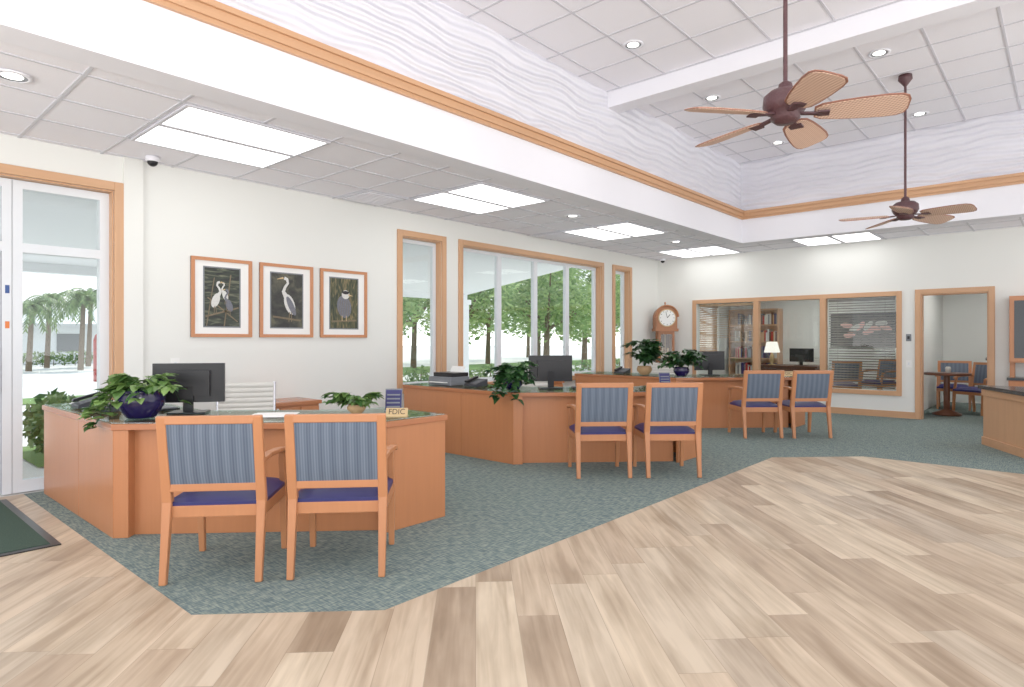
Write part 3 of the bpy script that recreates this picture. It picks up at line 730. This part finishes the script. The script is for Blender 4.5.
# calculator by the phone
b = B(); b.box(-.09, .09, -.12, .12, 0, .03, M_DGREY); b.box(-.08, .08, .04, .11, .03, .06, M_BLACK); b.cyl((-.06, .13, .05), (.06, .13, .05), .025, .025, M_PAPER, 12); b.obj('desk_calculator', (1.50, 5.58, DT), math.radians(-100), 0.003)
def plaque(loc, rz, text, w=0.16, h=0.06):
    b = B(); b.box(-w/2, w/2, -0.03, 0.03, 0, 0.01, M_GOLD)
    b.add([(-w/2, -.01, .01), (w/2, -.01, .01), (w/2, .01, h), (-w/2, .01, h), (-w/2, .005, .01), (w/2, .005, .01), (w/2, .018, h), (-w/2, .018, h)], [(0, 1, 2, 3), (7, 6, 5, 4), (0, 4, 5, 1), (1, 5, 6, 2), (2, 6, 7, 3), (3, 7, 4, 0)], M_GOLD)
    o = b.obj('desk_nameplate', loc, rz)
    th = math.atan2(h-.01, .02)
    cu = bpy.data.curves.new('lettering', 'FONT'); cu.body = text; cu.size = 0.9*h; cu.align_x = 'CENTER'; cu.extrude = 0.0008
    cu.materials.append(M_BLACK); t = bpy.data.objects.new('lettering', cu); col.objects.link(t); t.parent = o
    t.location = (0, -0.0065, 0.020); t.rotation_euler = (th, 0, 0)
plaque((2.80, 3.60, DT), math.radians(-48), 'FDIC', 0.155, 0.062)
plaque((6.33, 3.28, DT), math.radians(-45), 'FDIC', 0.16, 0.06); plaque((5.90, 3.68, DT), math.radians(-45), 'Manager', 0.26, 0.06)
plaque((9.95, 3.22, DT), math.radians(-45), 'FDIC', 0.17, 0.07)
def brochure(loc, rz):
    b = B(); b.beam((0, 0, 0.003), (0, 0.05, 0.17), 0.13, 0.006, M_GREY); b.beam((0, -0.008, 0.01), (0, 0.042, 0.16), 0.12, 0.006, M_NAVY)
    b.box(-0.065, 0.065, -0.03, 0.05, 0, 0.006, M_GREY)
    for i in range(4): b.beam((0, -0.013+0.009*i+0.004, 0.03+0.03*i), (0, -0.013+0.009*i+0.007, 0.040+0.03*i), 0.10, 0.002, M_GREY)
    b.obj('brochure_holder', loc, rz)
brochure((3.00, 3.90, DT+.001), math.radians(-45)); brochure((6.6, 3.5, DT+.001), math.radians(-45))
b = B(); b.box(-.15, .15, -.11, .11, 0, .004, M_PAPER); b.box(-.13, .17, -.10, .12, .004, .008, M_PAPER); b.obj('paper_stack', (2.25, 4.35, DT), math.radians(-40))
b = B(); b.box(-.15, .15, -.11, .11, 0, .004, M_PAPER); b.box(-.13, .17, -.10, .12, .004, .008, M_PAPER); b.obj('paper_stack', (1.65, 6.36, DT), math.radians(5))

# executive chairs behind the desks
def exec_chair():
    b = B()
    for i in range(5):
        a = 2*math.pi*i/5; e = (0.3*math.cos(a), 0.3*math.sin(a), 0.075)
        b.beam((0, 0, 0.10), e, 0.05, 0.03, M_CHROME, 0.03, 0.02, hint=(0, 0, 1)); b.cyl((e[0]-0.02, e[1], 0.03), (e[0]+0.02, e[1], 0.03), 0.03, 0.03, M_BLACK, 12)
    b.cyl((0, 0, 0.08), (0, 0, 0.42), 0.025, 0.025, M_CHROME)
    b.box(-0.25, 0.25, -0.24, 0.24, 0.42, 0.50, M_CREAM)
    for i in range(9):
        z = 0.52+0.046*i; yy = -0.22-0.02*i*0.6
        b.cyl((-0.24, yy, z), (0.24, yy, z), 0.028, 0.028, M_CREAM, 10)
    for s in (-1, 1):
        b.tube([(s*0.25, -0.2, 0.46), (s*0.28, -0.2, 0.66), (s*0.28, 0.12, 0.66), (s*0.26, 0.15, 0.46)], 0.012, M_CHROME)
        b.tube([(s*0.245, -0.2, 0.48), (s*0.245, -0.32, 0.92)], 0.014, M_CHROME)
    return b.mesh('office_chair')
ec = exec_chair()
place(ec, 'office_chair', (2.60, 5.55, 0), math.radians(150)); place(ec, 'office_chair', (6.4, 5.3, 0), math.radians(140)); place(ec, 'office_chair', (9.9, 5.2, 0), math.radians(140))
# credenzas against the wall
def credenza(x0, x1):
    b = B(); b.box(x0, x1, 6.2, 6.66, 0.0, 0.62, M_DESK); b.box(x0-0.02, x1+0.02, 6.17, 6.67, 0.62, 0.66, M_DESKTOP)
    n = 3; w = (x1-x0)/n
    for i in range(n): b.box(x0+i*w+0.01, x0+(i+1)*w-0.01, 6.18, 6.2, 0.06, 0.60, M_DESK); b.cyl((x0+i*w+w/2-.05, 6.165, .5), (x0+i*w+w/2+.05, 6.165, .5), .006, .006, M_CHROME, 8)
    b.obj('credenza', bevel=0.004)
credenza(3.05, 3.75); credenza(6.9, 8.2)

# ------------------------------------------------------------------ mat, counter, cabinet
b = B(); b.box(-0.35, 1.08, 4.85, 6.55, 0.0005, 0.008, M_BLACK); b.box(-0.30, 1.03, 4.90, 6.50, 0.008, 0.012, M_MAT); b.obj('door_mat')
b = B(); P = [(9.9, 0.82), (8.85, 0.28), (8.85, -2.6), (9.9, -2.6)]
b.poly(P, 0.0, 0.70, M_TRIM); Q = [(9.95, 0.88), (8.79, 0.32), (8.79, -2.65), (9.95, -2.65)]; b.poly(Q, 0.70, 0.745, M_GRANITE)
for z0, z1 in ((0.0, 0.10), (0.62, 0.70)):
    d = (Vector(P[1])-Vector(P[0])).normalized(); nn = Vector((d.y, -d.x))
    p = [Vector(P[0]), Vector(P[1]), Vector(P[1])+nn*0.02, Vector(P[0])+nn*0.02]
    b.poly([(v.x, v.y) for v in p], z0, z1, M_TRIMX); b.box(8.83, 8.85, -2.6, 0.28, z0, z1, M_TRIMY)
b.obj('service_counter', bevel=0.003)
b = B(); b.box(11.85, 12.28, -0.9, 0.68, 0, 0.72, M_DESK); b.box(11.83, 12.28, -0.92, 0.70, 0.72, 0.76, M_GRANITE)
b.box(12.0, 12.28, -0.9, 0.68, 0.98, 1.98, M_CHAIR)
for yy in (-0.9, -0.5, -0.1, 0.30):
    b.box(11.98, 12.0, yy+0.01, yy+0.37, 1.0, 1.96, M_CHAIR); b.box(11.975, 11.98, yy+0.06, yy+0.32, 1.05, 1.91, M_GRANITE); b.box(11.83, 11.85, yy+0.01, yy+0.37, 0.05, 0.70, M_DESK)
b.box(12.1, 12.28, 0.62, 0.68, 0.76, 0.98, M_CHAIR); b.box(12.1, 12.28, -0.9, -0.84, 0.76, 0.98, M_CHAIR)
b.obj('storage_hutch')
# wall bits
b = B(); b.box(WX-0.012, WX, 1.985, 2.06, 1.30, 1.42, M_GREY); b.box(WX-0.018, WX-0.012, 2.005, 2.04, 1.335, 1.385, M_BLACK); b.obj('thermostat')
b = B(); b.box(WX-0.008, WX, 1.98, 2.06, 0.86, 0.98, M_PAPER); b.box(WX-0.014, WX-0.008, 2.01, 2.03, 0.90, 0.94, M_ALU); b.obj('light_switch')
b = B(); b.box(2.4, 2.48, WY-0.008, WY, 1.02, 1.14, M_PAPER); b.box(2.43, 2.45, WY-0.014, WY-0.008, 1.06, 1.10, M_ALU); b.obj('light_switch')
def seccam(x, y, z):
    b = B(); b.lathe([(0, 0), (0.06, 0), (0.06, -0.035), (0.05, -0.045)], M_WHITE); b.ell((0, 0, -0.045), (0.047, 0.047, 0.045), M_BLACK, 16); b.obj('dome_camera', (x, y, z-0.001))
seccam(2.15, 6.45, CZ-0.006); seccam(12.05, 6.45, CZ-0.006)
def dryvent(x, y):
    b = B(); b.box(-.3, .3, -.3, .3, -.012, 0, M_TBAR)
    for i in range(8): b.box(-.26, .26, -.25+.065*i, -.21+.065*i, -.02, -.012, M_WHITE)
    b.obj('air_vent', (x, y, CZ-0.007))
dryvent(4.55, 6.31); dryvent(8.21, 6.31)

# office furniture
b = B(); b.box(14.2, 15.0, 4.0, 5.25, 0.72, 0.76, M_DARKWOOD); b.box(14.25, 14.28, 4.05, 5.2, 0.1, 0.72, M_DARKWOOD); b.box(14.28, 14.95, 4.05, 4.1, 0, 0.72, M_DARKWOOD); b.box(14.28, 14.95, 5.15, 5.2, 0, 0.72, M_DARKWOOD); b.obj('office_desk', bevel=0.004)
b = B(); b.lathe([(0, 0), (0.08, 0), (0.08, 0.015), (0.02, 0.03), (0.05, 0.12), (0.05, 0.2), (0.012, 0.27), (0.01, 0.34)], M_GOLD); b.lathe([(0.17, 0.28), (0.11, 0.52)], M_SHADE); b.obj('table_lamp', (14.4, 5.0, 0.7605))
monitor((14.5, 4.4, 0.7605), math.radians(-90))
place(ec, 'office_chair', (15.5, 4.6, 0), math.radians(90))
b = B(); b.lathe([(0, .74), (.36, .74), (.36, .71), (.33, .70), (0, .70)], M_DARKWOOD, n=32); b.lathe([(0.05, .70), (.05, .1), (.22, .03), (.22, 0), (0, 0)], M_DARKWOOD); b.obj('round_table', (13.35, 1.62, 0))
b = B(); b.lathe([(0, 0), (.04, 0), (.045, .09), (.03, .11), (.0, .11)], M_CREAM); b.obj('ceramic_vase', (13.35, 1.6, .7405))

# ------------------------------------------------------------------ exterior
b = B(); b.add([(-80, 6.9, -0.12), (120, 6.9, -0.12), (120, 120, -0.12), (-80, 120, -0.12)], [(0, 1, 2, 3)], M_PAVE); b.obj('ground')
b = B(); b.add([(8.2, 11.8, -0.1), (90, 11.8, -0.1), (90, 13.6, -0.1), (8.2, 13.6, -0.1)], [(0, 1, 2, 3)], M_GRASS)
b.add([(9, 21, -0.1), (90, 21, -0.1), (90, 26, -0.1), (9, 26, -0.1)], [(0, 1, 2, 3)], M_GRASS)
b.add([(1.7, 8.6, -0.1), (3.0, 8.6, -0.1), (3.0, 10.4, -0.1), (1.7, 10.4, -0.1)], [(0, 1, 2, 3)], M_GRASS); b.add([(-30, 17.2, -0.1), (7, 17.2, -0.1), (7, 19, -0.1), (-30, 19, -0.1)], [(0, 1, 2, 3)], M_GRASS); b.obj('ground_lawn')
# porch roof sloping down
b = B(); y0, z0, y1, z1 = 6.9, 3.0, 11.2, 2.42; XE = 10.8
b.add([(-4, y0, z0), (XE, y0, z0), (XE, y1, z1), (-4, y1, z1), (-4, y0, z0+.15), (XE, y0, z0+.15), (XE, y1, z1+.15), (-4, y1, z1+.15)], [(0, 3, 2, 1), (4, 5, 6, 7), (0, 1, 5, 4), (2, 3, 7, 6), (1, 2, 6, 5), (3, 0, 4, 7)], M_ROOF)
b.box(-4, XE, y1-0.1, y1+0.1, z1-0.12, z1+0.2, M_ROOF); b.obj('porch_roof')
for x in (-1.0, 3.4, 7.1, 10.6):
    b = B(); b.box(x-.09, x+.09, 10.93, 11.11, -.12, 2.29, M_ROOF); b.box(x-.14, x+.14, 10.88, 11.16, -.12, .12, M_ROOF); b.box(x-.13, x+.13, 10.89, 11.15, 2.18, 2.295, M_ROOF); b.obj('porch_column')
def blob(b, c, r, n, sz, mat):
    for _ in range(n):
        while True:
            p = Vector((random.uniform(-1, 1), random.uniform(-1, 1), random.uniform(-1, 1)))
            if 0.35 < p.length < 1: break
        p = Vector((c[0]+p.x*r[0], c[1]+p.y*r[1], c[2]+p.z*r[2]))
        d = Vector((random.uniform(-1, 1), random.uniform(-1, 1), random.uniform(-1, 1))).normalized(); s = d.orthogonal().normalized(); q = sz*random.uniform(.6, 1.3)
        b.add([p-d*q, p+s*q*.5, p+d*q, p-s*q*.5], [(0, 1, 2, 3)], mat)
def tree(loc, h, R, seed):
    random.seed(seed); b = B()
    b.cyl((0, 0, 0), (0.1, 0, h*.4), .16, .11, M_TRUNK, 10)
    for i in range(7):
        a = i*0.95+seed; e = (R*.6*math.cos(a), R*.6*math.sin(a), h*random.uniform(.35, .7)); b.cyl((0.1, 0, h*.3), e, .07, .03, M_TRUNK, 8)
        blob(b, e, (R*.5, R*.5, h*.2), 520, .13, M_TREE)
    blob(b, (0, 0, h*.82), (R*.6, R*.6, h*.2), 500, .16, M_TREE); blob(b, (0, 0, h*.48), (R*.9, R*.9, h*.28), 850, .14, M_TREE)
    b.obj('oak_tree', loc)
for i, (x, y, h, R) in enumerate([(11.8, 17, 5.6, 2.1), (16.5, 17.5, 6.2, 2.3), (21.3, 17, 6.2, 2.4), (26.3, 18.5, 6.6, 2.5), (20.5, 25, 7.6, 2.9), (27, 26, 7.6, 3), (14.5, 24.5, 7, 2.7), (33, 27, 8, 3.0), (32.5, 19.5, 7, 2.9), (24, 32, 8.6, 3.2), (31, 34, 8.6, 3.2), (39, 33, 8.6, 3.2), (18, 34, 8, 3.1), (39, 25, 8, 3)]): tree((x, y, -.1), h, R, i+1)
def palm(loc, h, seed, fl=1.5):
    random.seed(seed); b = B(); top = (0.15, 0.1, h)
    for k in range(5): b.cyl((.03*k, .02*k, h*k/5), (.03*(k+1), .02*(k+1), h*(k+1)/5), .13-.008*k, .12-.008*k, M_TRUNK, 10)
    for i in range(34):
        a = 2*math.pi*i/34*1.0+random.uniform(-.2, .2); up = random.uniform(.1, 1.4); prev = Vector(top)
        for k in range(1, 13):
            t = k/12; p = Vector((top[0]+fl*t*math.cos(a), top[1]+fl*t*math.sin(a), h+fl*(up*t-1.15*t*t)))
            d = (p-prev).normalized(); s = d.cross(Vector((0, 0, 1))).normalized()
            for sg in (-1, 1):
                tip = p+s*sg*fl*.28*(1-.5*t)+d*.1-Vector((0, 0, .12)); b.add([prev, p, tip], [(0, 1, 2)], M_PALM)
            prev = p
    b.obj('palm_tree', loc)
for i, (x, y, h) in enumerate([(8.3, 14.9, 2.9), (2.6, 35, 3.0), (4.7, 34.6, 3.3), (6.6, 35.2, 2.9), (8.5, 34.8, 3.3), (10.6, 35.5, 3.1), (3.6, 38.6, 3.3), (5.8, 39, 3.7), (8.0, 38.7, 3.4), (10.0, 39.5, 3.8), (12.4, 37, 3.6), (15.0, 39, 3.6)]): palm((x, y, -.1), h, i+20, 1.1)
def shrub(loc, r, seed, h=.5):
    random.seed(seed); b = B(); b.cyl((0, 0, 0), (0, 0, h), .03, .02, M_TRUNK, 6)
    blob(b, (0, 0, h*.65), (r, r, h*.6), 420, .07, M_PALM); b.obj('garden_shrub', loc)
for i, (x, y, r) in enumerate([(1.95, 8.9, .3), (2.1, 9.7, .35), (2.7, 9.2, .25), (9.2, 12.5, .5), (10.5, 12.5, .5), (11.8, 12.4, .5), (13.2, 12.6, .55), (14.7, 12.6, .55), (16.3, 12.6, .6), (18.2, 12.6, .6), (20.2, 12.6, .6)]): shrub((x, y, -.1), r, i+50, .6)
random.seed(99); b = B()
for i in range(46):
    x = -2+i*0.5; b.cyl((x, 42, 0), (x, 42, .5), .02, .02, M_TRUNK, 5); blob(b, (x, 42, .45), (.4, .4, .4), 60, .12, M_PALM)
b.obj('clipped_hedge', (0, 0, -.12))
b = B(); b.box(-8, 26, 46, 54, -.1, 2.3, M_ROOF)
b.add([(-9, 45, 2.3), (27, 45, 2.3), (27, 55, 2.3), (-9, 55, 2.3), (-5, 50, 3.4), (23, 50, 3.4)], [(0, 1, 5, 4), (1, 2, 5), (2, 3, 4, 5), (3, 0, 4), (3, 2, 1, 0)], M_ALU)
for i in range(10): b.box(-6+3.2*i, -4.6+3.2*i, 45.95, 46, .6, 1.7, M_GREY)
b.obj('neighbouring_building')
b = B(); b.cyl((0, 0, 0), (0, 0, .42), .075, .075, M_RED, 20); b.lathe([(0.075, .42), (.06, .47), (.025, .5), (.025, .53)], M_RED); b.box(-.03, .03, -.03, .03, .53, .57, M_BLACK); b.tube([(.03, 0, .55), (.11, 0, .5), (.10, 0, .2)], .01, M_BLACK, 8); b.box(-.05, .05, -.078, -.076, .12, .3, M_PAPER)
b.cyl((0, 0, -1.0), (0, 0, 0.0), .03, .03, M_ALU, 12); b.cyl((0, 0, -1.02), (0, 0, -1.0), .14, .14, M_ALU, 20); b.obj('fire_extinguisher', (1.98, 7.35, .9))

# ------------------------------------------------------------------ lighting
w = bpy.data.worlds.new('world'); scene.world = w; w.use_nodes = True; nt = w.node_tree; nt.nodes.clear()
o = nt.nodes.new('ShaderNodeOutputWorld'); bg = nt.nodes.new('ShaderNodeBackground'); tc = nt.nodes.new('ShaderNodeTexCoord'); sp = nt.nodes.new('ShaderNodeSeparateXYZ'); rp = nt.nodes.new('ShaderNodeValToRGB')
mr = nt.nodes.new('ShaderNodeMapRange'); mr.inputs[1].default_value = -1; mr.inputs[2].default_value = 1
nt.links.new(tc.outputs['Generated'], sp.inputs[0]); nt.links.new(sp.outputs[2], mr.inputs[0]); nt.links.new(mr.outputs[0], rp.inputs[0]); nt.links.new(rp.outputs[0], bg.inputs[0]); nt.links.new(bg.outputs[0], o.inputs[0])
# extra glow added below the horizon to lift the ceilings, hazy bright sky above
cr = rp.color_ramp; cr.elements[0].position = 0.49; cr.elements[0].color = (1, 0.98, 0.96, 1); cr.elements[1].position = 1.0; cr.elements[1].color = (0.32, 0.39, 0.49, 1)
e = cr.elements.new(0.52); e.color = (0.49, 0.50, 0.515, 1)
bg.inputs[1].default_value = 3.2
S = bpy.data.lights.new('sun', 'SUN'); S.energy = 3.4; S.angle = .02; S.color = (1, .97, .9); so = bpy.data.objects.new('sun', S); col.objects.link(so)
so.rotation_euler = Vector((0.35, 0.55, 1.0)).to_track_quat('Z', 'Y').to_euler()
# added fill lights out of view, aimed up to brighten the ceilings
for nm, loc, dirv, en in (('ceiling_fill', (-1.2, -1.6, 1.9), (0.55, 0.35, 0.75), 140), ('ceiling_fill', (-2.4, 3.2, 1.7), (0.8, 0.25, 0.55), 50)):
    A = bpy.data.lights.new(nm, 'AREA'); A.shape = 'DISK'; A.size = 1.2; A.energy = en; A.color = (1, .985, .97)
    ao = bpy.data.objects.new(nm, A); col.objects.link(ao); ao.location = loc; ao.rotation_euler = Vector([-c for c in dirv]).to_track_quat('Z', 'Y').to_euler()

# ------------------------------------------------------------------ camera
cam = bpy.data.cameras.new('camera'); cam.sensor_width = 36; cam.lens = 626/1024*36; cam.shift_y = -3.5/1024; cam.clip_end = 400
co = bpy.data.objects.new('camera', cam); col.objects.link(co); co.location = (0, 0, 1.32); co.rotation_euler = (math.radians(90), 0, math.radians(-48.3)); scene.camera = co
scene.view_settings.view_transform = 'Standard'; scene.view_settings.look = 'None'; scene.view_settings.exposure = -0.1; scene.view_settings.gamma = 1.13
